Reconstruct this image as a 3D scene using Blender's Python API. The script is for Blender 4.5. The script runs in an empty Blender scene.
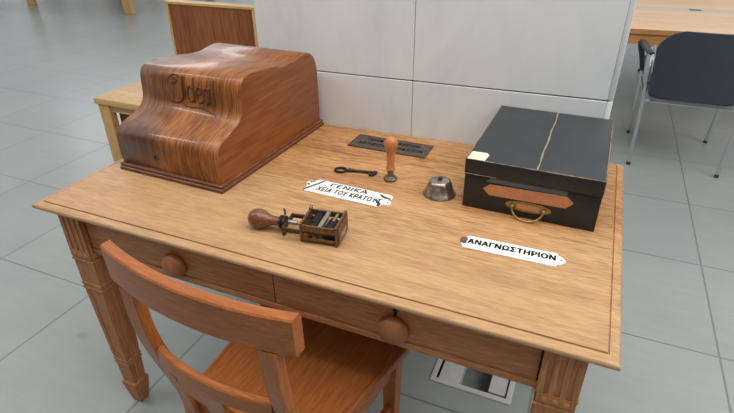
import bpy, bmesh, math, random
from mathutils import Vector, Matrix
PI = math.pi
S = bpy.context.scene
COL = S.collection
random.seed(7)

# ------------------------------------------------------------------ camera
cd = bpy.data.cameras.new('camera')
cam = bpy.data.objects.new('camera', cd); COL.objects.link(cam)
cd.sensor_width = 36.0; cd.sensor_fit = 'HORIZONTAL'
cd.lens = 520.44 / 734 * 36
cd.clip_start = 0.02
RX = (0.91795742, 0.39659521, -0.00814959)
RY = (-0.19340347, 0.4653991, 0.86371221)
RZ = (0.34633694, -0.79127487, 0.50391944)
CX = (1.26083, -0.72469, 1.42972)
cam.matrix_world = Matrix(((RX[0], RY[0], RZ[0], CX[0]), (RX[1], RY[1], RZ[1], CX[1]), (RX[2], RY[2], RZ[2], CX[2]), (0, 0, 0, 1)))
S.camera = cam

# ------------------------------------------------------------------ light
S.view_settings.view_transform = 'Standard'
S.view_settings.look = 'None'
S.view_settings.exposure = 0.22
S.view_settings.gamma = 1.0
w = bpy.data.worlds.new('world'); S.world = w; w.use_nodes = True
bg = w.node_tree.nodes['Background']
bg.inputs[0].default_value = (0.95, 0.98, 1.0, 1); bg.inputs[1].default_value = 0.60

def area(name, loc, target, sx, sy, power, col):
    l = bpy.data.lights.new(name, 'AREA'); l.shape = 'RECTANGLE'; l.size = sx; l.size_y = sy
    l.energy = power; l.color = col
    o = bpy.data.objects.new(name, l); COL.objects.link(o); o.location = loc
    o.rotation_euler = (Vector(target) - Vector(loc)).to_track_quat('-Z', 'Y').to_euler()
    return o
area('hall_window_light', (-7.0, 7.2, 3.4), (0.2, 0.6, 0.6), 3.6, 2.2, 44, (0.95, 0.98, 1.0))
area('ceiling_light', (1.2, 0.2, 3.4), (0.9, 0.4, 0), 2.6, 2.0, 48, (1.0, 0.97, 0.92))
area('side_fill_light', (4.6, 0.2, 4.2), (1.2, 0.6, 0.4), 3.0, 2.4, 92, (1.0, 0.97, 0.93))  # added fill lamp brightening the right side; no window stands there

area('ceiling_strip_light', (-2.1, -0.7, 3.3), (-2.1, -0.7, 0), 3.2, 0.22, 32, (1.0, 0.98, 0.95))

# ------------------------------------------------------------------ mesh tools
class MB:
    def __init__(self): self.bm = bmesh.new(); self.mats = []; self.mi = 0
    def box(self, lo, hi, bev=0.0, seg=2, mat=None, rot=None):
        lo = Vector(lo); hi = Vector(hi); c = (lo + hi) / 2; d = hi - lo
        r = bmesh.ops.create_cube(self.bm, size=1.0); vs = r['verts']
        for v in vs: v.co = Vector((v.co.x * d.x, v.co.y * d.y, v.co.z * d.z))
        if bev > 0:
            es = list({e for v in vs for e in v.link_edges})
            rb = bmesh.ops.bevel(self.bm, geom=es, offset=bev, segments=seg, profile=0.5, affect='EDGES')
            vs = list({v for f in rb['faces'] for v in f.verts} | {v for v in vs if v.is_valid})
        for v in vs:
            p = v.co.copy()
            if rot: p = rot @ p
            v.co = p + c
        if mat is not None:
            for f in {f for v in vs for f in v.link_faces}: f.material_index = mat
        return vs
    def loops(self, rings, closed=True, cap0=True, cap1=True, mat=0):
        """skin a list of rings (lists of points, same count)"""
        R = [[self.bm.verts.new(p) for p in ring] for ring in rings]
        n = len(R[0])
        for a, b in zip(R, R[1:]):
            for i in range(n if closed else n - 1):
                j = (i + 1) % n
                f = self.bm.faces.new((a[i], a[j], b[j], b[i])); f.material_index = mat
        if cap0: self.bm.faces.new(list(reversed(R[0]))).material_index = mat
        if cap1: self.bm.faces.new(R[-1]).material_index = mat
        return R
    def lathe(self, prof, seg=32, M=None, mat=0):
        """prof: (radius, height) from bottom to top; about local z"""
        rings = []
        for r, z in prof:
            rings.append([Vector((max(r, 1e-5) * math.cos(2 * PI * k / seg), max(r, 1e-5) * math.sin(2 * PI * k / seg), z)) for k in range(seg)])
        if M is not None: rings = [[M @ p for p in q] for q in rings]
        self.loops(rings, mat=mat)
    def tube(self, pts, r, seg=10, mat=0, closed=False, flat=1.0):
        pts = [Vector(p) for p in pts]; n = len(pts); rings = []
        rad = r if isinstance(r, (list, tuple)) else [r] * n
        up = None
        for i, p in enumerate(pts):
            if closed: t = pts[(i + 1) % n] - pts[i - 1]
            else: t = pts[min(i + 1, n - 1)] - pts[max(i - 1, 0)]
            t.normalize()
            if up is None:
                up = Vector((0, 0, 1)) if abs(t.z) < 0.9 else Vector((1, 0, 0))
            a = t.cross(up)
            if a.length < 1e-5: a = t.orthogonal()
            a.normalize(); b = a.cross(t); b.normalize(); up = b
            rings.append([p + rad[i] * (math.cos(2 * PI * k / seg) * a + flat * math.sin(2 * PI * k / seg) * b) for k in range(seg)])
        if closed: rings.append(rings[0])
        if closed:
            R = [[self.bm.verts.new(p) for p in ring] for ring in rings[:-1]]
            for i in range(n):
                a, b = R[i], R[(i + 1) % n]
                for k in range(seg):
                    f = self.bm.faces.new((a[k], a[(k + 1) % seg], b[(k + 1) % seg], b[k])); f.material_index = mat
        else: self.loops(rings, mat=mat)
    def sweep(self, pts, prof, side, mat=0):
        """sweep a 2D profile (u along `side(i)` vectors (a,b)) along points"""
        rings = []
        for i, p in enumerate(pts):
            a, b = side(i); rings.append([Vector(p) + u * a + v * b for u, v in prof])
        self.loops(rings, mat=mat)
    def prism(self, poly, lo, hi, axis='z', mat=0):
        def P(u, v, h):
            return Vector((u, v, h)) if axis == 'z' else (Vector((u, h, v)) if axis == 'y' else Vector((h, u, v)))
        self.loops([[P(u, v, lo) for u, v in poly], [P(u, v, hi) for u, v in poly]], mat=mat)
    def bevel_all(self, off, seg=2, ang=30):
        es = [e for e in self.bm.edges if e.is_manifold and e.calc_face_angle(0) > math.radians(ang)]
        bmesh.ops.bevel(self.bm, geom=es, offset=off, segments=seg, profile=0.5, affect='EDGES', clamp_overlap=True)
    def build(self, name, mat, parent=None, ang=35, loc=None):
        bmesh.ops.remove_doubles(self.bm, verts=self.bm.verts, dist=1e-6)
        bmesh.ops.recalc_face_normals(self.bm, faces=self.bm.faces)
        me = bpy.data.meshes.new(name); self.bm.to_mesh(me); self.bm.free()
        for m in (mat if isinstance(mat, (list, tuple)) else [mat]): me.materials.append(m)
        me.shade_smooth() if hasattr(me, 'shade_smooth') else None
        me.set_sharp_from_angle(angle=math.radians(ang))
        o = bpy.data.objects.new(name, me); COL.objects.link(o)
        if parent: o.parent = parent
        if loc: o.location = loc
        return o

def empty(name, loc=(0, 0, 0), rz=0, label=None, cat=None, group=None):
    o = bpy.data.objects.new(name, None); COL.objects.link(o); o.location = loc; o.rotation_euler = (0, 0, rz)
    o.empty_display_size = 0.05
    tag(o, label, cat, group); return o
def tag(o, label=None, cat=None, group=None, kind=None):
    if label: o['label'] = label
    if cat: o['category'] = cat
    if group: o['group'] = group
    if kind: o['kind'] = kind
    return o
def copy_tree(o, parent=None):
    c = o.copy(); COL.objects.link(c)
    if parent: c.parent = parent
    for ch in list(o.children): copy_tree(ch, c)
    return c
def text_mesh(body, size, extrude=0.0004, bold=0.0, space=1.0, align='CENTER', sx=1.0, shear=0.0, heavy=0.0):
    cu = bpy.data.curves.new('lettering', 'FONT'); cu.body = body; cu.size = size; cu.extrude = extrude
    cu.offset = bold; cu.space_character = space; cu.align_x = align; cu.align_y = 'CENTER'; cu.shear = shear
    cu.resolution_u = 4
    o = bpy.data.objects.new('lettering', cu); COL.objects.link(o)
    dg = bpy.context.evaluated_depsgraph_get(); dg.update()
    me = bpy.data.meshes.new_from_object(o.evaluated_get(dg))
    bpy.data.objects.remove(o)
    for v in me.vertices: v.co.x *= sx
    if heavy:
        q = bmesh.new()
        for dx, dy in ((-heavy, 0), (heavy, 0), (0, heavy * .6), (0, -heavy * .6)):
            k0 = len(q.verts); q.from_mesh(me); q.verts.ensure_lookup_table()
            for v in q.verts[k0:]: v.co.x += dx; v.co.y += dy
        q.to_mesh(me); q.free()
    return me

# ------------------------------------------------------------------ materials
class NT:
    def __init__(self, name):
        self.m = bpy.data.materials.new(name); self.m.use_nodes = True
        self.t = self.m.node_tree; self.b = self.t.nodes['Principled BSDF']
        self.co = self.t.nodes.new('ShaderNodeTexCoord').outputs['Object']
    def n(self, typ, **kw):
        x = self.t.nodes.new(typ)
        for k, v in kw.items(): setattr(x, k, v)
        return x
    def l(self, a, b): self.t.links.new(a, b)
    def map(self, scale, rot=(0, 0, 0), loc=(0, 0, 0)):
        x = self.n('ShaderNodeMapping'); x.inputs['Scale'].default_value = scale; x.inputs['Rotation'].default_value = rot
        x.inputs['Location'].default_value = loc; self.l(self.co, x.inputs[0]); return x.outputs[0]
    def noise(self, vec, scale=1.0, detail=4, rough=0.55, dist=0.0):
        x = self.n('ShaderNodeTexNoise'); self.l(vec, x.inputs['Vector']); x.inputs['Scale'].default_value = scale
        x.inputs['Detail'].default_value = detail; x.inputs['Roughness'].default_value = rough; x.inputs['Distortion'].default_value = dist
        return x.outputs['Fac']
    def ramp(self, fac, stops, interp='LINEAR'):
        x = self.n('ShaderNodeValToRGB'); self.l(fac, x.inputs[0]); cr = x.color_ramp; cr.interpolation = interp
        while len(cr.elements) < len(stops): cr.elements.new(0.5)
        for e, (p, c) in zip(cr.elements, stops):
            e.position = p; e.color = (*c, 1) if len(c) == 3 else c
        return x.outputs[0]
    def mix(self, fac, a, b, mode='MIX'):
        x = self.n('ShaderNodeMix', data_type='RGBA', blend_type=mode)
        for s, v in ((x.inputs[0], fac), (x.inputs[6], a), (x.inputs[7], b)):
            if isinstance(v, bpy.types.NodeSocket): self.l(v, s)
            else: s.default_value = v if not isinstance(v, tuple) or len(v) == 4 else (*v, 1)
        return x.outputs[2]
    def math(self, op, a, b=0.0, c=0.0):
        x = self.n('ShaderNodeMath', operation=op)
        for s, v in zip(x.inputs, (a, b, c)):
            if isinstance(v, bpy.types.NodeSocket): self.l(v, s)
            else: s.default_value = v
        return x.outputs[0]
    def sep(self, vec):
        x = self.n('ShaderNodeSeparateXYZ'); self.l(vec, x.inputs[0]); return x.outputs
    def bump(self, h, strength=0.2, dist=0.002):
        x = self.n('ShaderNodeBump'); self.l(h, x.inputs['Height']); x.inputs['Strength'].default_value = strength
        x.inputs['Distance'].default_value = dist; self.l(x.outputs[0], self.b.inputs['Normal'])
    def col(self, c):
        if isinstance(c, bpy.types.NodeSocket): self.l(c, self.b.inputs['Base Color'])
        else: self.b.inputs['Base Color'].default_value = (*c, 1)
    def set(self, rough=0.5, metal=0.0, spec=0.5, coat=0.0, coat_rough=0.1):
        b = self.b.inputs
        if isinstance(rough, bpy.types.NodeSocket): self.l(rough, b['Roughness'])
        else: b['Roughness'].default_value = rough
        b['Metallic'].default_value = metal; b['Specular IOR Level'].default_value = spec
        b['Coat Weight'].default_value = coat; b['Coat Roughness'].default_value = coat_rough
        return self.m

def lin(r, g, b):
    f = lambda c: ((c / 255 + 0.055) / 1.055) ** 2.4 if c / 255 > 0.04045 else c / 255 / 12.92
    return (f(r), f(g), f(b))
def plain(name, c, rough=0.5, metal=0.0, spec=0.5, var=0.12, scale=30, coat=0.0):
    t = NT(name); nz = t.noise(t.map((scale,) * 3), 1, 4)
    d = tuple(x * (1 - var) for x in c); e = tuple(min(1, x * (1 + var)) for x in c)
    t.col(t.ramp(nz, [(0.3, d), (0.7, e)])); return t.set(rough, metal, spec, coat)
def wood(name, dark, mid, light, axis='x', fine=90, stretch=0.035, rough=0.45, spec=0.4, coat=0.0, pores=0.5, wear=None, bump=0.15, coat_rough=0.15):
    t = NT(name)
    def sc(k, s):
        v = [k * s if ch in axis else k for ch in 'xyz']; return tuple(v)
    a = t.noise(t.map(sc(fine * 0.16, 0.10)), 1, 5, 0.6, 0.6)
    b = t.noise(t.map(sc(fine * 1.6, stretch * 1.6)), 1, 3, 0.6)
    e = t.noise(t.map(sc(fine * 3.4, 0.10), loc=(1, 5, 2)), 1, 2, 0.5)
    m = t.math('ADD', t.math('ADD', t.math('MULTIPLY', a, 0.30), t.math('MULTIPLY', b, 0.30)), t.math('MULTIPLY', e, 0.40))
    c = t.ramp(m, [(0.39, dark), (0.5, mid), (0.60, light)])
    if pores:
        p = t.noise(t.map(sc(fine * 2.3, 0.085), loc=(3, 1, 7)), 1, 1, 0.5)
        pf = t.ramp(p, [(0.30, (1, 1, 1)), (0.41, (0, 0, 0))])
        c = t.mix(t.math('MULTIPLY', pf, pores), c, tuple(x * 0.5 for x in dark))
        t.bump(t.math('SUBTRACT', m, t.math('MULTIPLY', pf, 0.4)), bump, 0.0015)
    else: t.bump(m, bump, 0.001)
    if wear: c = wear(t, c)
    t.col(c)
    r = t.ramp(b, [(0.3, (rough * 0.85,) * 3), (0.7, (min(1, rough * 1.15),) * 3)])
    return t.set(r, 0, spec, coat, coat_rough)

def desk_wear(t, c):
    # pale worn patch along the front and a browner field toward the back, separate boards
    s = t.sep(t.co)
    big = t.noise(t.map((3.0, 4.0, 3.0)), 1, 3, 0.6)
    yy = t.math('ADD', s[1], t.math('MULTIPLY', t.math('SUBTRACT', big, 0.5), 0.5))
    f = t.ramp(yy, [(0.16, (1, 1, 1)), (0.5, (0, 0, 0))])
    c = t.mix(t.math('MULTIPLY', f, 0.5), c, lin(188, 158, 122))
    board = t.n('ShaderNodeTexWhiteNoise', noise_dimensions='1D')
    t.l(t.math('FLOOR', t.math('DIVIDE', t.math('ADD', s[1], 0.01), 0.2)), board.inputs['W'])
    c = t.mix(t.math('MULTIPLY', board.outputs['Value'], 0.22), c, lin(170, 112, 62), 'MIX')
    fr = t.math('ABSOLUTE', t.math('SUBTRACT', s[1], 0.602))
    j = t.ramp(fr, [(0.0, (1, 1, 1)), (0.0016, (0, 0, 0))])
    return t.mix(t.math('MULTIPLY', j, 0.6), c, lin(84, 52, 28))
OAK = (lin(136, 90, 50), lin(178, 131, 83), lin(204, 160, 110))
m_top = wood('oak_top', *OAK, axis='x', fine=85, rough=0.5, spec=0.35, pores=0.6, wear=desk_wear)
OAK2 = (lin(150, 94, 54), lin(170, 112, 66), lin(184, 126, 78))
m_oak_x = wood('oak_rail', *OAK2, axis='x', fine=80, rough=0.5, pores=0.45)
m_oak_y = wood('oak_rail_side', *OAK2, axis='y', fine=80, rough=0.5, pores=0.45)
m_knob = wood('oak_knob', lin(134, 82, 46), lin(146, 92, 53), lin(156, 102, 61), axis='z', fine=40, rough=0.42, pores=0.1, bump=0.03)
m_oak_z = wood('oak_leg', *OAK2, axis='z', fine=80, rough=0.5, pores=0.45)
CH = (lin(140, 76, 31), lin(156, 88, 37), lin(168, 100, 45))
m_ch_x = wood('beech_rail', *CH, axis='x', fine=60, rough=0.38, pores=0.12, bump=0.05)
m_ch_z = wood('beech_stile', *CH, axis='z', fine=60, rough=0.38, pores=0.12, bump=0.05)
m_ch_s = wood('seat_ply', lin(130, 72, 32), lin(144, 82, 38), lin(156, 92, 44), axis='y', fine=60, rough=0.36, pores=0.12, bump=0.04)
def cover_wear(t, c):
    s = t.sep(t.co)
    # dark stain of its own shape at the front left, low on the shell
    d = t.n('ShaderNodeVectorMath', operation='DISTANCE')
    mp = t.map((1.0, 1.0, 1.3)); t.l(mp, d.inputs[0]); d.inputs[1].default_value = (0.085, 0.0, 0.07 * 1.3)
    nz = t.noise(t.map((14, 14, 14)), 1, 4, 0.6)
    k = t.math('ADD', d.outputs['Value'], t.math('MULTIPLY', t.math('SUBTRACT', nz, 0.5), 0.16))
    f = t.ramp(k, [(0.07, (1, 1, 1)), (0.13, (0, 0, 0))])
    c = t.mix(t.math('MULTIPLY', f, 0.62), c, lin(52, 32, 22))
    bl = t.noise(t.map((5, 5, 5), loc=(2, 2, 2)), 1, 4, 0.65)
    g = t.ramp(bl, [(0.5, (0, 0, 0)), (0.72, (1, 1, 1))])
    return t.mix(t.math('MULTIPLY', g, 0.45), c, lin(84, 46, 24))
CV = (lin(92, 48, 18), lin(134, 76, 30), lin(166, 104, 48))
m_cov = wood('cover_veneer', *CV, axis='yz', fine=60, rough=0.38, spec=0.35, pores=0.2, wear=cover_wear, coat=0.4, bump=0.0, coat_rough=0.14)
m_cov_side = wood('cover_side', lin(106, 54, 22), lin(122, 66, 27), lin(135, 78, 34), axis='y', fine=34, rough=0.42, spec=0.4, pores=0.2, coat=0.1, bump=0.06)
m_cov_base = wood('cover_base', lin(78, 42, 22), lin(108, 62, 34), lin(132, 82, 48), axis='x', fine=70, rough=0.4, pores=0.2)
m_carve = plain('carved_letter', lin(84, 48, 26), 0.45)
LB = (lin(196, 150, 92), lin(214, 170, 112), lin(226, 186, 130))
m_lb_x = wood('light_beech', *LB, axis='x', fine=60, rough=0.45, pores=0.1, bump=0.03)
m_lb_z = wood('light_beech_post', *LB, axis='z', fine=60, rough=0.45, pores=0.1, bump=0.03)
m_panel = wood('walnut_panel', lin(120, 72, 40), lin(142, 88, 52), lin(156, 102, 62), axis='z', fine=26, rough=0.45, pores=0.15, bump=0.03)
TB = (lin(222, 178, 136), lin(232, 192, 152), lin(240, 204, 166))
m_tb = wood('table_laminate', *TB, axis='x', fine=30, rough=0.42, pores=0.06, bump=0.02)
m_tbe = wood('table_edge', lin(176, 118, 66), lin(192, 134, 80), lin(204, 148, 94), axis='x', fine=40, rough=0.45, pores=0.1, bump=0.02)

def floor_mat():
    t = NT('stone_tile'); s = t.sep(t.co)
    def cell(v, off):
        q = t.math('DIVIDE', t.math('SUBTRACT', v, off), 0.6)
        return t.math('FLOOR', q), t.math('FRACT', q)
    ix, fx = cell(s[0], 0.085); iy, fy = cell(s[1], 0.415)
    wn = t.n('ShaderNodeTexWhiteNoise', noise_dimensions='2D')
    cmb = t.n('ShaderNodeCombineXYZ'); t.l(ix, cmb.inputs[0]); t.l(iy, cmb.inputs[1]); t.l(cmb.outputs[0], wn.inputs['Vector'])
    st = t.noise(t.map((5, 32, 5)), 1, 3, 0.5, 0.0)
    cl = t.noise(t.map((2.2, 2.2, 2.2)), 1, 4, 0.6)
    m = t.math('ADD', t.math('MULTIPLY', st, 0.4), t.math('MULTIPLY', cl, 0.6))
    c = t.ramp(m, [(0.32, lin(150, 155, 152)), (0.5, lin(156, 161, 158)), (0.7, lin(163, 167, 164))])
    c = t.mix(t.math('MULTIPLY', wn.outputs['Value'], 0.16), c, lin(126, 136, 140))
    def edge(fv): return t.math('MINIMUM', fv, t.math('SUBTRACT', 1.0, fv))
    e = t.math('MINIMUM', edge(fx), edge(fy))
    g = t.ramp(e, [(0.0, (1, 1, 1)), (0.0040, (1, 1, 1)), (0.0062, (0, 0, 0))])
    sm = t.n('ShaderNodeVectorMath', operation='DISTANCE'); t.l(t.map((1, 1.7, 1)), sm.inputs[0]); sm.inputs[1].default_value = (-.343, .196 * 1.7, 0)
    smf = t.ramp(t.math('ADD', sm.outputs['Value'], t.math('MULTIPLY', cl, 0.03)), [(0.03, (1, 1, 1)), (0.055, (0, 0, 0))])
    c = t.mix(t.math('MULTIPLY', smf, 0.35), c, lin(96, 102, 102))
    t.col(t.mix(t.math('MULTIPLY', g, 0.62), c, lin(84, 94, 97)))
    t.bump(t.math('MULTIPLY', g, -1.0), 0.2, 0.002)
    return t.set(0.29, 0, 0.5)
m_floor = floor_mat()
def marble():
    t = NT('pale_marble')
    a = t.noise(t.map((3.5, 3.5, 1.2), rot=(0, 0.5, 0)), 1, 6, 0.6, 1.5)
    b = t.noise(t.map((12, 12, 5), rot=(0, 0.4, 0)), 1, 5, 0.6, 1.0)
    m = t.math('ADD', t.math('MULTIPLY', a, 0.7), t.math('MULTIPLY', b, 0.3))
    t.col(t.ramp(m, [(0.3, lin(204, 208, 212)), (0.45, lin(220, 223, 225)), (0.7, lin(231, 232, 231))]))
    return t.set(0.4, 0, 0.4)
m_marble = marble()
m_joint = plain('marble_joint', lin(70, 70, 70), 0.9)
m_wallw = plain('white_wall', lin(215, 218, 220), 0.8, var=0.03)
m_blocker = plain('blocker_grey', lin(116, 114, 112), 0.8, var=0.05)
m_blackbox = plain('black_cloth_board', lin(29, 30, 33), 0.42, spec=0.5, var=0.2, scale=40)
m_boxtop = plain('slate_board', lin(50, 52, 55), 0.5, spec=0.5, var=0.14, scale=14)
m_scuff = plain('worn_board_edge', lin(134, 120, 98), 0.8, var=0.25, scale=90)
m_tape = plain('yellowed_tape', lin(138, 128, 108), 0.7, var=0.2, scale=60)
m_sticker = plain('cream_paper', lin(226, 216, 190), 0.8, var=0.05)
m_slip = plain('grey_blue_slip', lin(84, 90, 92), 0.7, var=0.15)
m_leather = plain('tan_leather', lin(190, 128, 86), 0.6, var=0.15, scale=60)
m_brass = plain('aged_brass', lin(158, 136, 90), 0.38, metal=0.9, var=0.25, scale=80)
m_enamel = plain('white_enamel', lin(238, 238, 232), 0.22, spec=0.5, var=0.02, coat=0.4)
m_enblack = plain('black_enamel', lin(26, 26, 32), 0.3, var=0.2)
m_chip = plain('chipped_iron', lin(58, 58, 70), 0.6, var=0.5, scale=200)
m_rust = plain('rusted_iron', lin(112, 82, 66), 0.7, var=0.4, scale=150)
m_iron = plain('dark_iron', lin(60, 52, 46), 0.45, metal=0.6, var=0.3, scale=120)
m_plate = plain('bronzed_plate', lin(92, 80, 74), 0.42, metal=0.35, var=0.22, scale=60)
m_plate_l = plain('raised_letter', lin(86, 75, 69), 0.45, metal=0.35, var=0.2, scale=60)
m_bell = plain('worn_nickel', lin(168, 156, 142), 0.3, metal=0.85, var=0.6, scale=60)
m_button = plain('black_button', lin(36, 30, 28), 0.5)
m_stampw = wood('stamp_wood', lin(168, 96, 52), lin(192, 120, 70), lin(206, 138, 88), axis='z', fine=160, rough=0.4, pores=0.1)
m_bronze = plain('dull_bronze', lin(124, 108, 88), 0.4, metal=0.7, var=0.3, scale=120)
m_knobw = wood('dark_knob_wood', lin(84, 44, 28), lin(116, 66, 42), lin(140, 86, 56), axis='x', fine=120, rough=0.3, coat=0.4, pores=0.1)
m_mach = plain('brown_bronze', lin(118, 88, 62), 0.45, metal=0.6, var=0.5, scale=160)
m_yoke = plain('darkened_bronze', lin(78, 62, 46), 0.45, metal=0.6, var=0.5, scale=160)
m_wheel = plain('inked_wheel', lin(40, 38, 40), 0.5, metal=0.4, var=0.4, scale=200)
m_steel = plain('worn_steel', lin(170, 160, 146), 0.35, metal=0.8, var=0.25, scale=100)
m_chrome = plain('chrome_tube', lin(205, 208, 212), 0.16, metal=1.0, var=0.04)
m_blackpl = plain('black_plastic', lin(46, 48, 54), 0.42, var=0.06)
m_shell = plain('charcoal_shell', lin(56, 62, 73), 0.5, var=0.05)
m_greypl = plain('grey_plastic', lin(150, 154, 158), 0.4, var=0.05)
m_ltgrey = plain('light_grey_metal', lin(196, 198, 196), 0.45, var=0.05)
m_strip = plain('brushed_strip', lin(202, 190, 174), 0.5, var=0.05)
m_dark = plain('dark_recess', lin(112, 118, 112), 0.7, var=0.2)
m_hole = plain('keyhole_black', lin(22, 16, 12), 0.8)
m_frame = plain('window_frame_grey', lin(120, 126, 132), 0.5)

# ------------------------------------------------------------------ setting
def floor():
    b = MB(); xs = [-22, 0.957, 1.221, 14]; ys = [-7, 0.514, 0.762, 22]
    V = [[b.bm.verts.new((x, y, 0)) for x in xs] for y in ys]
    for j in range(3):
        for i in range(3):
            if i == 1 and j == 1: continue
            b.bm.faces.new((V[j][i], V[j][i + 1], V[j + 1][i + 1], V[j + 1][i]))
    o = b.build('floor', m_floor); tag(o, kind='structure')
floor()

PY = 0.826    # front plane of the pillar, behind the desk
PILLAR_TURN = math.radians(2.2)
def pillar():
    b = MB(); x0, x1 = 0.187, 1.333; y0, y1 = PY, PY + 0.62
    b.box((x0 + 0.02, y0 + 0.008, 0), (x1 - 0.02, y1 - 0.008, 3.2), mat=1)
    zs = [0.0, 0.3, 0.94, 1.58, 2.22, 2.86, 3.2]; g = 0.0019; gv = .0009
    for za, zb in zip(zs, zs[1:]):
        for xa, xb in ((x0, 0.745), (0.745, x1 - 0.0145)):
            b.box((xa + (gv if xa > x0 else 0), y0, za + g), (xb - gv, y0 + 0.02, zb - g), 0.0012, 1, mat=0)
            b.box((xa + (g if xa > x0 else 0), y1 - 0.02, za + g), (xb - g, y1, zb - g), 0.0012, 1, mat=0)
        b.box((x1 - 0.0145 - gv + .0002, y0 - .0015, za + g), (x1, y0 + 0.03, zb - g), 0.0035, 2, mat=0)
        b.box((x0, y0 + 0.02 + g, za + g), (x0 + 0.02, y1 - 0.02 - g, zb - g), 0.0012, 1, mat=0)
        b.box((x1 - 0.02, y0 + 0.03 + g, za + g), (x1, y1 - 0.02 - g, zb - g), 0.0012, 1, mat=0)
    M = Matrix.Translation((.745, PY, 0)) @ Matrix.Rotation(PILLAR_TURN, 4, 'Z') @ Matrix.Translation((-.745, -PY, 0))
    for v in b.bm.verts: v.co = M @ v.co
    o = b.build('pillar', [m_marble, m_joint]); tag(o, kind='structure')
pillar()

b = MB(); b.box((-22, -4.3, 0), (14, -4.0, 3.6)); tag(b.build('front_light_blocker', m_blocker), kind='structure')  # unseen slab added behind the camera to cut world light from that side
def window_wall():
    y = 13.0; b = MB(); bays = [(-20 + 3.2 * k, -20 + 3.2 * k + 2.5) for k in range(9)]
    b.box((-22, y, 0), (9.5, y + 0.3, 0.35)); b.box((-22, y, 3.0), (9.5, y + 0.3, 3.6))
    px = -22
    for a, c in bays:
        b.box((px, y, 0.35), (a, y + 0.3, 3.0)); px = c
    b.box((px, y, 0.35), (9.5, y + 0.3, 3.0))
    tag(b.build('wall_back', m_wallw), kind='structure')
    for k, (a, c) in enumerate(bays):
        f = MB()
        f.box((a, y + 0.1, 0.35), (a + 0.06, y + 0.18, 3.0)); f.box((c - 0.06, y + 0.1, 0.35), (c, y + 0.18, 3.0))
        f.box((a, y + 0.1, 0.35), (c, y + 0.18, 0.42)); f.box((a, y + 0.1, 2.93), (c, y + 0.18, 3.0))
        f.box(((a + c) / 2 - 0.03, y + 0.1, 0.35), ((a + c) / 2 + 0.03, y + 0.18, 3.0))
        tag(f.build('window_%d' % (k + 1), m_frame), kind='structure')
window_wall()

# ------------------------------------------------------------------ desk
W, D, H = 1.40, 0.818, 0.76
def rect_ring(i, z, x0=-.020, y0=.007, x1=1.402, y1=.823):
    k = math.tan(PILLAR_TURN)
    return [(x0 + i, y0 + i, z), (x1 - i, y0 + i, z), (x1 - i, y1 + (x1 - i - .745) * k - i, z), (x0 + i, y1 + (x0 + i - .745) * k - i, z)]
desk = empty('writing_desk', (0, 0, 0), 0, 'worn oak writing desk with two drawers and fluted tapering legs', 'desk')
b = MB()
prof = [(0.016, -.0185), (0.004, -.0180), (0.0012, -.0155), (0.0, -.0118), (0.0008, -.0078), (0.004, -.0048), (0.009, -.003), (0.015, -.0018), (0.0192, -.0012),
        (0.0196, -.0046), (0.0222, -.0046), (0.0228, 0.0)]
b.loops([rect_ring(i, H + z) for i, z in prof])
b.build('tabletop', m_top, desk, ang=40)
LX, LYF, LYB = 0.045, 0.024, 0.700
AZ = 0.7413
def apron_part(name, lo, hi, mat): q = MB(); q.box(lo, hi, 0.0015, 1); return q.build(name, mat, desk)
apron_part('apron', (LX + .075, 0.066, 0.617), (W - LX - .075, 0.088, AZ), m_oak_x)               # frame behind the drawers
apron_part('apron', (LX + .075, LYB + .03, 0.617), (W - LX - .075, LYB + .052, AZ), m_oak_x)
apron_part('apron', (LX + .008, LYF + .075, 0.617), (LX + .03, LYB, AZ), m_oak_y)
apron_part('apron', (W - LX - .03, LYF + .075, 0.617), (W - LX - .008, LYB, AZ), m_oak_y)
q = MB(); q.box((LX + .075, 0.036, 0.617), (W - LX - .075, 0.0655, 0.634), 0.002, 2); q.build('drawer_rail', m_oak_x, desk)
def drawer(x0, x1, kx, hole):
    q = MB(); q.box((x0, 0.038, 0.6365), (x1, 0.0655, AZ - .0015), 0.0015, 2); d = q.build('drawer', m_oak_x, desk)
    q = MB(); Mx = Matrix.Translation((kx, 0.0382, 0.6665)) @ Matrix.Rotation(PI / 2, 4, 'X')
    q.lathe([(0.0300, 0), (0.0330, .004), (0.0340, .009), (0.0325, .0155), (0.0275, .0225), (0.0205, .0280), (0.0115, .0315), (0.0, .0325)], 36, Mx)
    q.build('knob', m_knob, d)
    if hole:
        q = MB(); Mx = Matrix.Translation((kx, 0.0382, 0.7130)) @ Matrix.Rotation(PI / 2, 4, 'X')
        q.lathe([(0.0052, 0), (0.0052, .0012), (0, .0012)], 16, Mx)
        q.box((kx - .0032, 0.0369, 0.6990), (kx + .0032, 0.0383, 0.7130)); q.build('keyhole', m_hole, d)
drawer(LX + .078, 0.6935, 0.414, False)
drawer(0.6965, W - LX - .078, 0.988, True)
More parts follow.
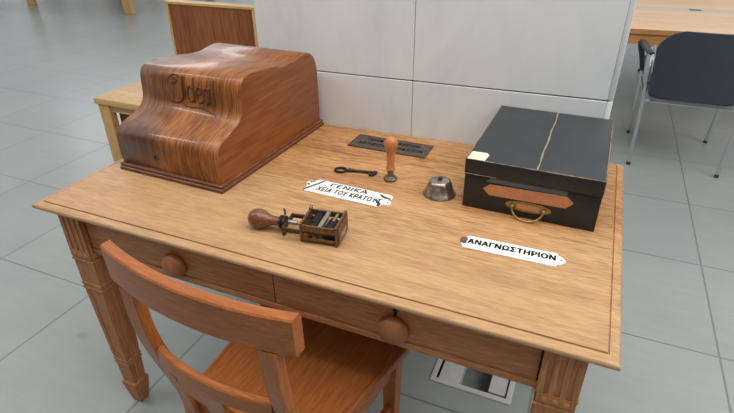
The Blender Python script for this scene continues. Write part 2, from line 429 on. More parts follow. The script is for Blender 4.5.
def leg(x, y, front):
    """square head with flutes and buttons, stepped collar, tapering shaft with incised panel, flared foot"""
    q = MB(); cx, cy = x + .0375, y + .0375
    def sq(h, z, dx=0, dy=0): return [(cx - h, cy - h, z), (cx + h, cy - h, z), (cx + h, cy + h, z), (cx - h, cy + h, z)]
    prof = [(.0345, AZ), (.0345, .596), (.0385, .594), (.0385, .588), (.0355, .586), (.0350, .510), (.0368, .508), (.0368, .501), (.0350, .499), (.0350, .494), (.0368, .492), (.0368, .485), (.034, .483),
            (.0265, .205), (.0285, .203), (.0285, .197), (.0265, .195), (.0265, .190), (.0285, .188), (.0285, .182), (.0255, .180), (.0235, .100), (.0285, .094), (.0285, .086), (.0175, .004), (.0165, 0.0)]
    q.loops([sq(h, z) for h, z in reversed(prof)])
    for k in range(4):
        M = Matrix.Translation((cx, cy, 0)) @ Matrix.Rotation(k * PI / 2, 4, 'Z')
        for u0, u1 in ((-.0375, -.0245), (-.0165, -.0045), (.0045, .0165), (.0245, .0375)):
            vs = q.box((u0, -.0375, .622), (u1, -.034, AZ), 0.001, 1)
            for v in vs: v.co = M @ v.co
        for lo, hi in (((-.0375, -.0375, .597), (.0375, -.0343, .6225)),):
            vs = q.box(lo, hi, 0.0008, 1)
            for v in vs: v.co = M @ v.co
        for u in (-.0205, 0, .0205):
            Mx = M @ Matrix.Translation((u, -.0372, .6095)) @ Matrix.Rotation(PI / 2, 4, 'X')
            q.lathe([(.0078, 0), (.0075, .0015), (.0055, .0032), (.0025, .0042), (0, .0045)], 14, Mx)
        # raised strips along the tapering shaft, leaving an incised panel between them
        for s in (-1, 1):
            z0, z1 = .225, .475; h0, h1 = .0272, .0338
            pts = []
            for z, h in ((z0, h0), (z1, h1)):
                a, c = (s * h * 0.98, s * h * 0.52)
                pts.append([M @ Vector((a, -h + .001, z)), M @ Vector((c, -h + .001, z)), M @ Vector((c, -h - .0018, z)), M @ Vector((a, -h - .0018, z))])
            q.loops(pts)
    return q.build('leg', m_oak_z, desk, ang=30)
for lx in (LX, W - LX - .075):
    for ly in (LYF, LYB): leg(lx, ly, ly == LYF)

# ------------------------------------------------------------------ typewriter cover
def smooth_poly(P, n=6):
    out = []
    for i in range(len(P) - 1):
        p0 = P[max(i - 1, 0)]; p1 = P[i]; p2 = P[i + 1]; p3 = P[min(i + 2, len(P) - 1)]
        for k in range(n):
            t = k / n
            out.append(tuple(0.5 * (2 * b_ + (c_ - a_) * t + (2 * a_ - 5 * b_ + 4 * c_ - d_) * t * t + (3 * b_ - a_ - 3 * c_ + d_) * t ** 3) for a_, b_, c_, d_ in zip(p0, p1, p2, p3)))
    out.append(P[-1]); return out
TC = (0.046, 0.249, H)
tc = empty('typewriter_cover', (TC[0], TC[1], TC[2] + .0004), math.radians(-1.8), 'curved brown wooden typewriter cover with raised lettering at the back of the desk', 'cover')
CW = 0.374; CDP = 0.552
# outline in (y, z) relative to the front of the base
KEY = [(.010, .0215), (.006, .05), (.006, .08), (.0095, .107), (.018, .122), (.032, .1325), (.052, .140), (.078, .1475), (.104, .157), (.121, .170), (.130, .187), (.133, .21), (.135, .235), (.140, .255), (.151, .268), (.172, .274),
       (.21, .2745), (.26, .271), (.31, .264), (.355, .257), (.40, .256), (.435, .261), (.468, .264), (.500, .259), (.524, .242), (.538, .210), (.543, .165), (.5445, .09), (.545, .0215)]
OUT = smooth_poly(KEY, 5)
b = MB()
def cring(x, ins):
    # inset the outline slightly for the rounded rim
    n = len(OUT); r = []
    for i, (y, z) in enumerate(OUT):
        a = OUT[max(i - 1, 0)]; c = OUT[min(i + 1, n - 1)]
        t = Vector((c[0] - a[0], c[1] - a[1])).normalized(); nn = Vector((t.y, -t.x))
        r.append(Vector((x, y + nn.x * ins, z + nn.y * ins if 0 < i < n - 1 else z)))
    return r
x0, x1 = .008, CW - .008
rings = [cring(x0, .006), cring(x0 + .001, .0025), cring(x0 + .004, .0), cring(x1 - .004, .0), cring(x1 - .001, .0025), cring(x1, .006)]
RR = b.loops(rings, closed=True)
for f in b.bm.faces:
    if len(f.verts) > 4: f.material_index = 1
b.build('body', [m_cov, m_cov_side], tc, ang=50)
b = MB()
def base_ring(i, z): return [(i, i, z), (CW - i, i, z), (CW - i, CDP - i, z), (i, CDP - i, z)]
b.loops([base_ring(i, z) for i, z in ((.001, 0), (0, .003), (0, .009), (.003, .011), (.004, .013), (.002, .016), (.002, .019), (.006, .0218))])
b.build('base_board', m_cov_base, tc)
# lettering: raised strokes following the curved front
AR = [0.0]
for p, r in zip(OUT, OUT[1:]): AR.append(AR[-1] + math.hypot(r[0] - p[0], r[1] - p[1]))
def on_front(x, s, lift=0.0008):
    for i in range(len(AR) - 1):
        if AR[i] <= s <= AR[i + 1]:
            t = (s - AR[i]) / (AR[i + 1] - AR[i]); p, r = OUT[i], OUT[i + 1]
            n = Vector((r[1] - p[1], -(r[0] - p[0]))).normalized()
            y = p[0] + (r[0] - p[0]) * t; z = p[1] + (r[1] - p[1]) * t
            return Vector((x, y - abs(n.x) * lift if True else y, z + (abs(n.y) * lift)))
    return Vector((x, OUT[-1][0], OUT[-1][1]))
def arc_at(z):
    for i, p in enumerate(OUT):
        if p[1] >= z: return AR[i]
s_lo = arc_at(.186); s_hi = arc_at(.258)
b = MB()
def stroke(pts, r=.0024, close=False):
    r *= .72
    P = smooth_poly(pts, 5) if len(pts) > 2 else [tuple(pts[0]), tuple((a + c) / 2 for a, c in zip(*pts)), tuple(pts[1])]
    b.tube([on_front((.122 + u * .150), s_lo + v * (s_hi - s_lo)) for u, v in P], r, 8)
# blackletter capital with a scroll, then the lower case letters
stroke([(.30, 1.0), (.30, .6), (.295, .2), (.24, .02), (.12, -.04), (.0, .02), (-.03, .14)], .0034)
stroke([(.22, .96), (.12, 1.02), (.02, .95), (.0, .80), (.07, .70), (.15, .74), (.15, .86), (.08, .90)], .0028)
stroke([(.36, .98), (.36, .15)], .0022)
stroke([(.55, .60), (.48, .66), (.43, .52), (.43, .20), (.49, .06), (.56, .16)], .003)
stroke([(.57, 1.0), (.57, .5), (.57, .04)], .0032)
stroke([(.65, .36), (.74, .44), (.75, .60), (.69, .66), (.64, .52), (.64, .22), (.69, .06), (.77, .14)], .003)
stroke([(.92, .58), (.87, .66), (.82, .52), (.82, .20), (.87, .06), (.92, .16)], .003)
stroke([(.94, .66), (.94, .3), (.96, .04)], .0032)
stroke([(1.04, 1.0), (1.04, .5), (1.05, .04)], .0034)
stroke([(.34, -.12), (.5, -.16), (.7, -.12), (.9, -.20), (1.1, -.34)], .0022)
b.build('lettering', m_carve, tc)
q = MB(); Mx = Matrix.Translation((.152, .0022, .066)) @ Matrix.Rotation(PI / 2, 4, 'X')
q.lathe([(.0045, 0), (.0045, .0016), (0, .0016)], 12, Mx); q.box((.1502, .0008, .056), (.1538, .0024, .066)); q.build('keyhole', m_hole, tc)

# ------------------------------------------------------------------ black file box
BX0, BX1, BY0, BY1 = 1.021, 1.339, 0.420, 0.833
fb = empty('file_box', (BX0, BY0 + .004, H + .0004), math.radians(-0.9), 'black file box with tan leather strip and brass handle', 'box')
bw, bd, bh, lh = BX1 - BX0, BY1 - BY0 - .001, 0.134, 0.040
q = MB(); q.box((.0012, .0012, 0), (bw - .0012, bd - .004, bh - lh - .0008), 0.002, 2); body = q.build('body', m_blackbox, fb)
q = MB(); q.box((0, -.003, bh - lh), (bw, bd - .001, bh), 0.0022, 2)
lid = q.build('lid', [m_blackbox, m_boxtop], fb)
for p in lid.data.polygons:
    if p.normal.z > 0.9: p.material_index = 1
# worn edges of the lid and the split tape along its middle
q = MB()
def worn(a, c, r):
    n = 26; pts = []; rr = []
    for k in range(n + 1):
        t = k / n; pts.append(Vector(a).lerp(Vector(c), t)); rr.append(max(.0002, r * random.uniform(.5, 1.25)))
    q.tube(pts, rr, 6)
worn((.003, -.0015, bh - .0009), (bw - .003, -.0015, bh - .0009), .0015)
worn((.0018, 0.0, bh - .0009), (.0018, bd - .003, bh - .0012), .0018)
worn((bw - .0018, 0.0, bh - .0009), (bw - .0018, bd - .003, bh - .0012), .0016)
worn((.003, bd - .003, bh - .0012), (bw - .003, bd - .003, bh - .0012), .0014)
worn((.002, -.0028, bh - lh + .001), (bw * .25, -.0028, bh - lh + .001), .0012)
worn((bw - .0016, -.0018, .1), (bw - .0016, -.0018, bh - .002), .0012)
q.build('worn_edge', m_scuff, lid)
q = MB(); n = 22; pts = []
for k in range(n + 1):
    y = -.0022 + (bd - .001) * k / n; wv = .0018 + .0005 * math.sin(k * 1.9) + random.uniform(-.0005, .0005)
    xx = .168 + .001 * math.sin(k * .8)
    pts.append([(xx - wv, y, bh - .0004), (xx + wv, y, bh - .0004), (xx + wv, y, bh + .0005), (xx - wv, y, bh + .0005)])
q.loops(pts); q.build('tape', m_tape, lid)
q = MB(); q.prism([(.004, -.002), (.046, -.001), (.0495, .036), (.045, .040), (.043, .045), (.006, .043)], bh - .0004, bh + .0006)
q.build('sticker', m_sticker, lid)
yf = .0012
q = MB(); q.prism([(.056, .080), (.243, .080), (.243, .0925), (.066, .0925)], yf - .0008, yf + .0004, axis='y'); q.build('paper_slip', m_slip, body)
q = MB(); q.prism([(.050, .060), (.066, .0455), (.245, .0485), (.261, .064), (.245, .0785), (.065, .074)], yf - .0022, yf + .0004, axis='y'); q.build('leather_strip', m_leather, body)
hx, hz = .162, .031
q = MB()
ov = [(hx + .054 * math.copysign(abs(math.cos(a)) ** 0.9, math.cos(a)), hz + .0135 * math.sin(a)) for a in [2 * PI * k / 40 for k in range(40)]]
q.prism(ov, yf - .002, yf + .0004, axis='y'); 
ov2 = [(hx + (u - hx) * .86, hz + (v - hz) * .74) for u, v in ov]
q.prism(ov2, yf - .0034, yf - .001, axis='y')
hb = q.build('handle_plate', m_brass, body)
q = MB(); q.prism([(hx - .026, hz - .006), (hx + .026, hz - .006), (hx + .026, hz + .006), (hx - .026, hz + .006)], yf - .0042, yf - .002, axis='y'); q.build('plate_inlay', m_leather, hb)
q = MB(); pts = []
for k in range(25):
    a = PI + PI * k / 24
    pts.append((hx + .037 * math.cos(a), yf - .0075 - .012 * abs(math.sin(a)), hz - .001 + .0275 * math.sin(a)))
q.tube(pts, .0026, 8)
for s in (-1, 1):
    q.lathe([(.005, 0), (.005, .006), (.003, .009), (0, .0095)], 14, Matrix.Translation((hx + s * .037, yf - .002, hz - .001)) @ Matrix.Rotation(PI / 2, 4, 'X'))
q.build('pull_handle', m_brass, hb)

# ------------------------------------------------------------------ enamel signs
def put(me, name, mat, parent, loc, rz=0):
    me.materials.clear(); me.materials.append(mat); me.name = name
    o = bpy.data.objects.new(name, me); COL.objects.link(o); o.parent = parent; o.location = loc; o.rotation_euler = (0, 0, rz); return o
def enamel_plate(poly, th, parent):
    q = MB(); cxm = sum(p[0] for p in poly) / len(poly); cym = sum(p[1] for p in poly) / len(poly)
    def ins(k): return [(cxm + (u - cxm) * (1 - k / 0.11), cym + (v - cym) * (1 - k / 0.03)) for u, v in poly]
    r = [[(u, v, 0) for u, v in poly], [(u, v, th * .55) for u, v in poly], [(u, v, th) for u, v in ins(.0012)]]
    q.loops(r); return q.build('plate', m_enamel, parent)
# archive sign
sg = empty('enamel_sign', (0.7245, 0.3705, H + .0004), math.radians(-2.0), 'chipped white enamel sign with two lines of black letters', 'sign')
sg.scale = (.955, .97, 1)
poly = [(-.112, .034), (-.106, -.036), (.112, -.034), (.1135, -.024), (.128, -.022), (.136, -.013), (.131, -.002), (.118, .002), (.119, .008), (.124, .018), (.119, .031), (.110, .035)]
poly = [(-.110, .037), (-.114, .028), (-.121, .024), (-.134, .018), (-.137, .006), (-.131, -.002), (-.126, -.012), (-.124, -.030), (-.118, -.036), (.108, -.035), (.113, -.026), (.114, -.018), (.128, -.017), (.136, -.008), (.133, .002), (.122, .006), (.118, .009), (.127, .014), (.128, .028), (.120, .036)]
poly = list(reversed(poly))
enamel_plate(poly, .0028, sg)
put(text_mesh('ΓΕΝΙKΑ', .0255, .0004, 0, 1.12, sx=1.2, heavy=.0007), 'lettering', m_enblack, sg, (-.005, .019, .0030), math.radians(1.5))
put(text_mesh('ΧΕΙΑ ΤΟΥ KΡΑΤΟΥΣ', .030, .0004, 0, 1.22, sx=.58, heavy=.00075), 'lettering', m_enblack, sg, (.009, -.012, .0030), math.radians(1.0))
def blot(pts, parent, mat, z0=.0020, z1=.0033, name='enamel_chip'):
    q = MB(); q.prism(pts, z0, z1); return q.build(name, mat, parent)
blot([(-.094, .034), (-.088, .033), (-.096, .012), (-.108, -.012), (-.119, -.033), (-.124, -.032), (-.116, -.012), (-.104, .010)], sg, m_chip)
blot([(-.131, .014), (-.124, .017), (-.118, .024), (-.114, .021), (-.122, .010)], sg, m_rust)
blot([(-.125, -.006), (-.131, .001), (-.126, .004), (-.118, -.002)], sg, m_chip)
blot([(.088, .024), (.093, .027), (.108, .020), (.124, .017), (.126, .012), (.112, .010), (.1, .014)], sg, m_chip)
blot([(.088, -.008), (.094, -.004), (.104, -.014), (.112, -.020), (.111, -.033), (.105, -.034), (.102, -.022)], sg, m_chip)
blot([(.123, -.006), (.127, -.004), (.129, -.008), (.125, -.010)], sg, m_hole, name='screw_hole')
# reading room sign
sr = empty('enamel_sign', (1.1725, 0.2685, H + .0004), math.radians(1.0), 'narrow white enamel sign with one line of black letters in front of the file box', 'sign')
poly = [(-.103, -.025), (.098, -.025), (.100, -.016), (.106, -.015), (.116, -.004), (.116, .004), (.106, .015), (.100, .016), (.098, .025), (-.100, .025), (-.104, .016), (-.112, .012), (-.114, .002), (-.110, -.010)]
enamel_plate(poly, .0028, sr)
put(text_mesh('ΑΝΑΓΝΩΣΤΗΡΙΟΝ', .0245, .0004, 0, 1.10, sx=.845, heavy=.0011), 'lettering', m_enblack, sr, (.000, .0020, .0030), math.radians(.5))
blot([(-.114, .002), (-.112, .011), (-.104, .016), (-.099, .014), (-.097, .004), (-.1, -.004), (-.104, -.012), (-.110, -.010)], sr, m_rust)
blot([(-.101, .001), (-.098, .004), (-.099, -.010), (-.104, -.012)], sr, m_chip, .0022, .0036)
blot([(.104, .000), (.107, .002), (.110, .000), (.107, -.002)], sr, m_hole, name='screw_hole')
# dark relief plate
dp = empty('metal_plate', (0.719, 0.7035, H + .0004), 0, 'dark bronze plate with two worn lines of raised letters behind the stamp', 'plate')
q = MB(); q.box((-.1285, -.048, 0), (.1285, .048, .004), .0012, 2); pl = q.build('plate', m_plate, dp)
q = MB()
for lo, hi in (((-.125, -.0445, .0036), (.125, -.043, .0046)), ((-.125, .043, .0036), (.125, .0445, .0046)), ((-.125, -.0445, .0036), (-.1235, .0445, .0046)), ((.1235, -.0445, .0036), (.125, .0445, .0046))): q.box(lo, hi)
q.build('raised_border', m_plate, pl)
put(text_mesh('ΓΕΝΙΚΟΝ ΑΡΧΕΙΟΝ', .024, .0007, 0, 1.05, sx=.80, heavy=.0005), 'lettering', m_plate_l, dp, (.004, .018, .0044))
put(text_mesh('ΑΡΧΕΙΟΦΥΛΑΚΕΙΟΝ', .026, .0007, 0, 1.05, sx=.84, heavy=.0005), 'lettering', m_plate_l, dp, (.004, -.016, .0044))

# ------------------------------------------------------------------ key, stamp, bell
def arc_pts(c, r, n, z, a0=0, a1=2 * PI): return [(c[0] + r * math.cos(a0 + (a1 - a0) * k / n), c[1] + r * math.sin(a0 + (a1 - a0) * k / n), z) for k in range(n)]
key = empty('iron_key', (0.650, 0.484, H + .0004), math.radians(12), 'old dark iron key lying left of the wooden hand stamp', 'key')
key.scale = (.95, 1.08, 1)
q = MB(); q.tube([(0.0 + .017 * math.cos(a), .0125 * math.sin(a), .0042) for a in [2 * PI * k / 28 for k in range(28)]], .0036, 8, closed=True); q.build('bow', m_iron, key)
q = MB(); q.tube([(.016, 0, .005), (.022, 0, .005), (.024, 0, .005), (.03, 0, .005), (.034, 0, .005), (.05, 0, .0045), (.104, 0, .0045), (.110, 0, .0045)],
                 [.003, .003, .006, .006, .0045, .0038, .0036, .003], 10)
q.build('shank', m_iron, key)
q = MB(); q.box((.090, -.017, .0015), (.096, -.003, .0065), .0008, 1); q.box((.100, -.017, .0015), (.106, -.003, .0065), .0008, 1); q.box((.090, -.0185, .0015), (.106, -.014, .0065), .0008, 1)
q.tube([(.106 + .006 * math.cos(a), .001 + .006 * math.sin(a), .0045) for a in [2 * PI * k / 16 for k in range(16)]], .0022, 6, closed=True)
q.build('bit', m_iron, key)

hs = empty('hand_stamp', (0.802, 0.489, H + .0004), 0, 'upright hand stamp with turned wooden handle and round metal base', 'stamp')
hs.scale = (.93, .93, .98)
q = MB(); q.lathe([(.0195, 0), (.0205, .0015), (.0205, .0065), (.0185, .009), (.0115, .0105), (.0098, .012), (.0095, .02), (.0098, .032), (.0, .032)], 28); q.build('metal_base', m_bronze, hs)
q = MB(); q.lathe([(.0100, .0322), (.0135, .0335), (.0138, .037), (.0122, .040), (.0112, .045), (.0115, .06), (.0122, .073), (.0126, .083), (.0140, .090), (.0172, .097), (.0196, .105), (.0198, .1115), (.0186, .119), (.0150, .1255), (.0085, .1295), (0, .1305)], 28)
q.build('handle', m_stampw, hs)

bl = empty('desk_bell', (0.951, 0.463, H + .0004), 0, 'small worn metal desk bell with dark button beside the file box', 'bell')
q = MB(); q.lathe([(.0425, 0), (.0438, .0015), (.0432, .004), (.0385, .010), (.0350, .019), (.0318, .029), (.0295, .0355), (.0270, .0395), (.0225, .0415), (.012, .0425), (.006, .0425), (0, .0425)], 40); q.build('dome', m_bell, bl)
q = MB(); q.lathe([(.0056, .0424), (.006, .0435), (.0056, .047), (.004, .048), (0, .048)], 18); q.build('button', m_button, bl)

# ------------------------------------------------------------------ numbering machine
nm = empty('numbering_stamp', (0.578, 0.134, H + .0004), math.radians(8.5), 'old numbering hand stamp lying on its side with dark turned wooden handle', 'stamp')
Mr = Matrix.Translation((0, 0, .0245)) @ Matrix.Rotation(PI / 2, 4, 'Y')
q = MB(); q.lathe([(0, -.001), (.008, .0), (.015, .004), (.0205, .011), (.0238, .020), (.0238, .029), (.0215, .038), (.0170, .047), (.0130, .056), (.0112, .064), (.0110, .074), (.0118, .080), (.0, .080)], 32, Mr); q.build('wooden_handle', m_knobw, nm)
q = MB(); q.lathe([(.0130, .0802), (.0160, .081), (.0165, .0855), (.0130, .087), (.0130, .089), (.0158, .0905), (.0158, .095), (.0110, .097), (0, .097)], 24, Mr)
q.tube([(.09, .010, .038), (.087, .015, .047), (.084, .018, .049)], .0025, 6); q.build('collar', m_iron, nm)
q = MB(); q.box((.0965, -.031, .019), (.1015, .034, .032), .001, 1)
q.box((.0965, .029, .020), (.165, .034, .031), .001, 1); q.box((.0965, -.034, .019), (.185, -.029, .030), .001, 1)
q.box((.100, -.039, .012), (.107, -.028, .026), .001, 1)
q.build('yoke', m_yoke, nm)
q = MB(); q.tube([(.097, 0, .0265), (.124, 0, .0265)], .0055, 12); q.tube([(.124, 0, .0265), (.146, 0, .0265)], .0035, 12); q.build('plunger', m_steel, nm)
q = MB()
q.box((.142, -.036, .002), (.148, .043, .050), .0012, 1)          # rear plate
q.box((.226, -.038, .000), (.232, .044, .052), .0012, 1)          # face plate
q.box((.232, -.032, .004), (.2345, .038, .046), .0008, 1)
q.box((.148, -.036, .030), (.226, -.0315, .047), .001, 1)         # near rail, upper
q.box((.148, -.036, .006), (.226, -.0315, .014), .001, 1)         # near rail, lower
q.box((.148, .038, .030), (.226, .0425, .046), .001, 1)
q.box((.150, -.030, .002), (.224, .036, .007), .001, 1)           # under plate
q.tube([(.145, .030, .050), (.145, .040, .055)], .004, 8)
q.tube([(.158, -.0365, .022), (.158, -.041, .022)], .007, 12); q.tube([(.178, -.0365, .018), (.178, -.040, .018)], .005, 12)
q.build('frame', m_mach, nm)
q = MB(); q.box((.184, -.0305, .034), (.194, .037, .046), .001, 1); q.box((.208, .004, .038), (.214, .037, .044), .001, 1); q.build('cross_bar', m_steel, nm)
for k in range(6):
    q = MB(); M = Matrix.Translation((.208, -.022 + k * .0085, .026)) @ Matrix.Rotation(PI / 2, 4, 'X')
    q.lathe([(.0, 0), (.014, 0), (.0155, .001), (.0155, .0065), (.014, .0075), (0, .0075)], 12, M); q.build('number_wheel', m_wheel, nm)
q = MB(); q.tube([(.166, -.030, .028), (.166, .037, .028)], .0125, 14); q.tube([(.166, -.010, .0395), (.166, .030, .0395)], .004, 8); q.build('ink_roller', m_wheel, nm)
q = MB(); q.box((.2346, -.024, .012), (.2356, .022, .026), .0003, 1); q.build('face_label', m_steel, nm)

# ------------------------------------------------------------------ desk chair
chair = empty('wooden_chair', (0.716, 0.021, 0), math.radians(-5.0), 'reddish wooden chair with curved top rail pushed under the desk', 'chair')
SEAT = 0.435
def stile_y(z):
    K = [(0.0, -.262), (.12, -.222), (.25, -.182), (.37, -.163), (.45, -.174), (.55, -.203), (.66, -.231), (.74, -.238), (.81, -.238)]
    for (a, ya), (c, yc) in zip(K, K[1:]):
        if a <= z <= c:
            return ya + (yc - ya) * (z - a) / (c - a)
    return K[-1][1]
def smooth_stile(z): return sum(stile_y(min(.81, max(0, z + d))) for d in (-.05, -.025, 0, .025, .05)) / 5
for s in (-1, 1):
    q = MB(); rings = []
    for k in range(33):
        z = .799 * k / 32; y = smooth_stile(z); xm = .166 + (0.014 * (1 - z / .8)); hw = .0195
        dp_ = .026 + .012 * math.exp(-((z - .42) / .12) ** 2)
        ch = .003
        x_a, x_b, y_a, y_b = s * xm - hw, s * xm + hw, y, y + dp_
        rings.append([(x_a + ch, y_a, z), (x_b - ch, y_a, z), (x_b, y_a + ch, z), (x_b, y_b - ch, z), (x_b - ch, y_b, z), (x_a + ch, y_b, z), (x_a, y_b - ch, z), (x_a, y_a + ch, z)])
    q.loops(rings); q.build('back_leg', m_ch_z, chair, ang=40)
def bow(x, w_, depth): return -depth * (1 - (x / w_) ** 2)
def rail(name, w_, ybase, depth, z0, z1, th, lean=0.0, rnd=.003, n=28):
    q = MB(); rings = []
    for k in range(n + 1):
        x = -w_ + 2 * w_ * k / n; y = ybase + bow(x, w_, depth)
        yb = y; yt = y - lean
        rings.append([(x, yb + rnd, z0), (x, yb, z0 + rnd), (x, yt, z1 - rnd), (x, yt + rnd, z1), (x, yt + th - rnd, z1), (x, yt + th, z1 - rnd), (x, yb + th, z0 + rnd), (x, yb + th - rnd, z0)])
    q.loops(rings); return q.build(name, m_ch_x, chair, ang=40)
rail('top_rail', .2195, -.2255, .031, .800, .880, .0245, 0.002)
rail('middle_rail', .1465, -.222, .020, .600, .642, .017)
rail('lower_rail', .149, -.193, .012, .495, .529, .018)
q = MB(); n = 12; rings = []
for k in range(n + 1):
    t = k / n; z = .450 + (.600 - .450) * t; y = -.205 - .034 * t + .0; hw = .030 + .004 * math.cos(t * 2 * PI)
    rings.append([(-hw, y, z), (hw, y, z), (hw, y + .012, z), (-hw, y + .012, z)])
q.loops(rings); q.build('back_splat', m_ch_z, chair)
# seat: trapezoid board with a rounded edge
def seat_ring(i, z):
    P = [(-.178, -.160), (.182, -.160), (.231, .215), (-.226, .215)]
    c = Vector((0, .03)); out = []
    for u, v in P: out.append((u - math.copysign(i, u), v - (i if v > 0 else -i), z))
    return out
q = MB(); q.loops([seat_ring(i, z) for i, z in ((.008, SEAT - .026), (.001, SEAT - .022), (0, SEAT - .014), (.001, SEAT - .006), (.004, SEAT - .002), (.009, SEAT), (.0135, SEAT), (.014, SEAT - .0012), (.0155, SEAT - .0012), (.016, SEAT))])
q.build('seat', m_ch_s, chair, ang=40)
for s in (-1, 1):
    q = MB(); rings = []
    for z, h in ((0, .0145), (.1, .016), (.3, .018), (SEAT - .0265, .0205)):
        cx_, cy_ = s * .199, .184
        rings.append([(cx_ - h, cy_ - h, z), (cx_ + h, cy_ - h, z), (cx_ + h, cy_ + h, z), (cx_ - h, cy_ + h, z)])
    q.loops(rings); q.bevel_all(.002, 2, 40); q.build('front_leg', m_ch_z, chair)
    q = MB(); a0 = Vector((s * .176, -.128, 0)); a1 = Vector((s * .198, .1634, 0))
    for (za, zb, hw) in ((SEAT - .073, SEAT - .0265, .009),):
        q.loops([[(p.x - hw, p.y, za), (p.x + hw, p.y, za), (p.x + hw, p.y, zb), (p.x - hw, p.y, zb)] for p in (a0, a1)])
    q.build('side_apron', m_ch_x, chair)
    q = MB(); q.loops([[(p.x - .008, p.y, .215), (p.x + .008, p.y, .215), (p.x + .008, p.y, .245), (p.x - .008, p.y, .245)] for p in (Vector((s * .178, -.150, 0)), Vector((s * .198, .166, 0)))])
    q.build('stretcher', m_ch_x, chair)
q = MB(); q.box((-.178, .175, SEAT - .073), (.178, .193, SEAT - .0265), .001, 1); q.build('front_apron', m_ch_x, chair)
q = MB(); q.box((-.155, -.150, SEAT - .073), (.155, -.133, SEAT - .0265), .001, 1); q.build('back_apron', m_ch_x, chair)

# ------------------------------------------------------------------ floor socket box
fx = empty('floor_box', (.957, .514, 0), 0, 'open grey floor socket box sunk in the tiles under the desk', 'floor box')
q = MB(); L, M_ = .264, .248
for lo, hi in (((-.006, -.006, .0005), (L + .006, .014, .005)), ((-.006, M_ - .014, .0005), (L + .006, M_ + .006, .005)), ((-.006, .014, .0005), (.012, M_ - .014, .005)), ((L - .012, .014, .0005), (L + .006, M_ - .014, .005))): q.box(lo, hi, .001, 1)
q.build('frame', m_ltgrey, fx)
q = MB(); t_ = .002
q.box((0.001, .001, -.075), (L - .001, M_ - .001, -.073)); q.box((.001, .001, -.073), (.003, M_ - .001, -.001)); q.box((L - .003, .001, -.073), (L - .001, M_ - .001, -.001))
q.box((.003, .001, -.073), (L - .003, .003, -.001)); q.box((.003, M_ - .003, -.073), (L - .003, M_ - .001, -.001)); q.build('tray', m_dark, fx)
q = MB(); q.box((.018, .018, -.0725), (.090, M_ - .018, -.004), .002, 1); q.build('socket_block', m_ltgrey, fx)
q = MB(); q.box((.190, .030, -.0725), (.248, M_ - .018, -.004), .002, 1); q.build('socket_block', m_ltgrey, fx)

# ------------------------------------------------------------------ light wood bench behind the desk on the left
bn = empty('wooden_bench', (-1.41, 1.36, 0), 0, 'pale wooden bench with panelled back standing behind the typewriter cover', 'bench')
SL, SD, SH = 0.78, 0.68, 0.45
q = MB(); q.box((0, 0, SH - .035), (SL, SD, SH), .004, 2); q.build('seat', m_lb_x, bn)
def post(x0, y0, x1, y1, z0, z1, name='leg'):
    q = MB(); q.box((x0, y0, z0), (x1, y1, z1), .002, 1); return q.build(name, m_lb_z, bn)
for xa in (.012, SL - .092):
    post(xa, .012, xa + .08, .06, 0, SH - .0352); post(xa, SD - .06, xa + .08, SD - .012, 0, SH - .0352)
q = MB(); q.box((.0925, .03, SH - .085), (SL - .0925, .052, SH - .0352), .001, 1); q.build('apron', m_lb_x, bn)
q = MB(); q.box((.0925, .075, 0.03), (SL - .0925, .095, SH - .0352), .001, 1); q.build('modesty_panel', m_panel, bn)
# the panelled back rises from the rear edge of the seat
yb = SD + .001
for xa, xb in ((.045, .062), (SL - .07, SL)):
    q = MB(); q.box((xa, yb, 0.30), (xb, yb + .05, .876), .001, 1); q.build('back_stile', m_lb_z, bn)
q = MB(); q.box((.0622, yb + .004, 0.30), (SL - .0702, yb + .046, .8755)); q.build('back_panel', m_panel, bn)
q = MB(); q.box((.04, yb - .004, .8765), (SL, yb + .075, .892), .0015, 1); q.build('back_cap', m_lb_x, bn)
for xa in (.045, SL - .07):
    post(xa, yb + .001, xa + .07, yb + .049, 0, .2995, 'back_post')

# ------------------------------------------------------------------ far reading table with panel legs
ft = empty('reading_table', (-7.75, 5.45, 0), 0, 'pale wooden reading table far across the hall, only its legs in view', 'table')
q = MB(); q.box((-.15, -.1, .70), (2.75, 2.1, .74), .004, 2); q.build('tabletop', m_lb_x, ft)
for x0_, y0_ in ((.1, .05), (2.30, .0)):
    q = MB(); q.box((x0_, y0_, 0), (x0_ + .17, y0_ + .06, .6995), .003, 1); q.build('leg', m_lb_z, ft)
    q = MB(); q.box((x0_, y0_ + 1.9, 0), (x0_ + .17, y0_ + 1.96, .6995), .003, 1); q.build('leg', m_lb_z, ft)

# ------------------------------------------------------------------ library table on the right
lt = empty('library_table', (1.43, 3.07, 0), math.radians(4.0), 'long peach wood library table with metal cable strip along its middle', 'table')
TX0, TX1, TD, TZ = -.75, 1.9, 1.80, .73
q = MB(); q.box((TX0, 0, TZ - .03), (TX1, .74, TZ), .002, 1); q.build('tabletop', [m_tb], lt)
q = MB(); q.box((TX0, .895, TZ - .03), (TX1, TD, TZ), .002, 1); q.build('tabletop', [m_tb], lt)
q = MB(); q.box((TX0, -.004, TZ - .03), (TX1, -.0005, TZ - .001)); q.build('edge_band', m_tbe, lt)
q = MB(); q.box((TX0, .7405, TZ - .02), (TX1, .8945, TZ - .001), .001, 1); cs = q.build('cable_strip', m_strip, lt)
q = MB(); q.box((.46, .80, TZ - .0008), (.54, .85, TZ + .002), .001, 1); q.build('strip_latch', m_dark, cs)
q = MB(); q.box((TX0 + .02, .006, TZ - .095), (TX1 - .02, .03, TZ - .0305), .001, 1); q.build('apron', m_tbe, lt)
for xa in (TX0 + .03, TX1 - .09):
    for ya in (.04, TD - .1):
        q = MB(); q.box((xa, ya, 0), (xa + .06, ya + .06, TZ - .0305), .002, 1); q.build('leg', m_tbe, lt)

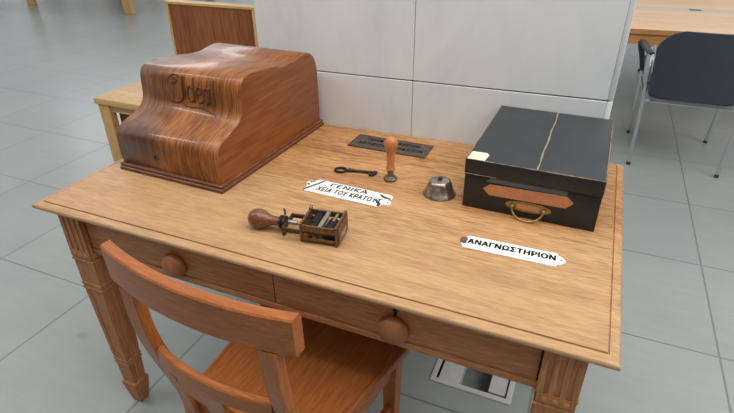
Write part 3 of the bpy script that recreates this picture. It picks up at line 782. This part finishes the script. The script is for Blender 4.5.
# ------------------------------------------------------------------ black visitor chair
def make_chair(loc, rz, label):
    c = empty('armchair', loc, rz, label, 'chair', None)
    HWD = .24; YB, YF = -.27, .29
    # seat tray and pad
    def outline(hw, y0, y1, r, n=6):
        out = []
        for cx_, cy_, a in ((hw - r, y1 - r, 0), (-hw + r, y1 - r, PI / 2), (-hw + r, y0 + r, PI), (hw - r, y0 + r, 1.5 * PI)):
            for k in range(n + 1): out.append((cx_ + r * math.cos(a + PI / 2 * k / n), cy_ + r * math.sin(a + PI / 2 * k / n)))
        return out
    q = MB(); o1 = outline(.225, -.25, .23, .07)
    q.loops([[(u * .97, v * .97, .405) for u, v in o1], [(u, v, .415) for u, v in o1], [(u, v, .4245) for u, v in o1]]); q.build('seat_tray', m_greypl, c)
    q = MB(); q.loops([[(u, v, .425) for u, v in o1], [(u, v, .447) for u, v in o1], [(u * .97, v * .97, .456) for u, v in o1]]); q.build('seat', m_shell, c)
    # curved backrest with rounded corners
    q = MB(); nx, nz = 24, 14; hw = .262; z0, z1 = .462, .830; r = .14
    def bp(u, v, off):
        # u -1..1, v 0..1 ; rounded upper corners by narrowing, sagging lower edge
        z = z0 + (z1 - z0) * v
        h = hw - .004 * (1 - v) * 6
        if z > z1 - r: h = hw - r * 1.0 * (1 - math.sqrt(max(0.0, 1 - ((z - (z1 - r)) / r) ** 2)))
        if z < z0 + .06: h = hw - .024 - .035 * (1 - math.sqrt(max(0, 1 - ((z0 + .06 - z) / .06) ** 2)))
        x = u * h
        y = -.285 - .055 * v - .035 * (1 - (x / hw) ** 2)
        if z < z0 + .10: z -= .018 * (1 - (x / hw) ** 2) * (1 - (z - z0) / .10)
        return Vector((x, y + off, z))
    vs = {}
    def vcoord(j): return 0.5 - 0.5 * math.cos(PI * j / nz)
    for side, off in ((0, 0.0), (1, .022)):
        for j in range(nz + 1):
            for i in range(nx + 1):
                vs[side, i, j] = q.bm.verts.new(bp(-1 + 2 * i / nx, vcoord(j) * .9985, off))
    for side in (0, 1):
        for j in range(nz):
            for i in range(nx): q.bm.faces.new((vs[side, i, j], vs[side, i + 1, j], vs[side, i + 1, j + 1], vs[side, i, j + 1]))
    for j in range(nz):
        for i in (0, nx): q.bm.faces.new((vs[0, i, j], vs[0, i, j + 1], vs[1, i, j + 1], vs[1, i, j]))
    for i in range(nx):
        for j in (0, nz): q.bm.faces.new((vs[0, i, j], vs[1, i, j], vs[1, i + 1, j], vs[0, i + 1, j]))
    q.build('backrest', m_shell, c, ang=50)
    for s in (-1, 1):
        X = s * HWD
        q = MB(); q.tube([(X, YB, .012), (X + s * .006, YB, .25), (X + s * .016, YB + .004, .45), (X + s * .02, YB - .0, .60), (X + s * .018, YB + .02, .648), (X + s * .018, YB + .05, .660), (X + s * .018, YB + .28, .660)], .0105, 12)
        l1 = q.build('back_leg', m_chrome, c)
        q = MB(); q.lathe([(.0125, 0), (.0125, .016), (.011, .02), (0, .02)], 14, Matrix.Translation((X, YB, 0))); q.build('glide', m_blackpl, l1)
        q = MB(); q.tube([(X, YF, .012), (X + s * .008, YF - .03, .25), (X + s * .018, YF - .06, .45), (X + s * .022, YF - .08, .56)], .0105, 12)
        l2 = q.build('front_leg', m_chrome, c)
        q = MB(); q.lathe([(.0125, 0), (.0125, .016), (.011, .02), (0, .02)], 14, Matrix.Translation((X, YF, 0))); q.build('glide', m_blackpl, l2)
        q = MB()
        q.tube([(X + s * .022, YB + .06, .668), (X + s * .045, YB + .16, .672), (X + s * .060, YF - .23, .672), (X + s * .066, YF - .17, .662), (X + s * .064, YF - .145, .632), (X + s * .046, YF - .12, .57), (X + s * .019, YF - .066, .465)],
               [.015, .021, .023, .023, .020, .016, .013], 14, flat=.7)
        q.build('armrest', m_blackpl, c)
        q = MB(); q.tube([(X + s * .008, YB + .002, .415), (X + s * .014, YF - .054, .415)], .009, 10); q.build('side_rail', m_chrome, c)
        q = MB(); q.tube([(X + s * .018, YB, .52), (s * .20, YB - .034, .52)], .008, 8); q.build('back_bracket', m_blackpl, c)
    q = MB(); q.tube([(-HWD, YB + .05, .398), (HWD, YB + .05, .398)], .008, 10); q.build('cross_rail', m_chrome, c)
    return c
c1 = make_chair((1.822, 2.905, 0), 0, 'black armchair with chrome legs seen from behind at the library table')
c2 = copy_tree(c1); c2.location = (1.92, 4.66, 0); c2.rotation_euler = (0, 0, PI)
c2['label'] = 'black armchair on the far side of the library table, mostly hidden beneath it'
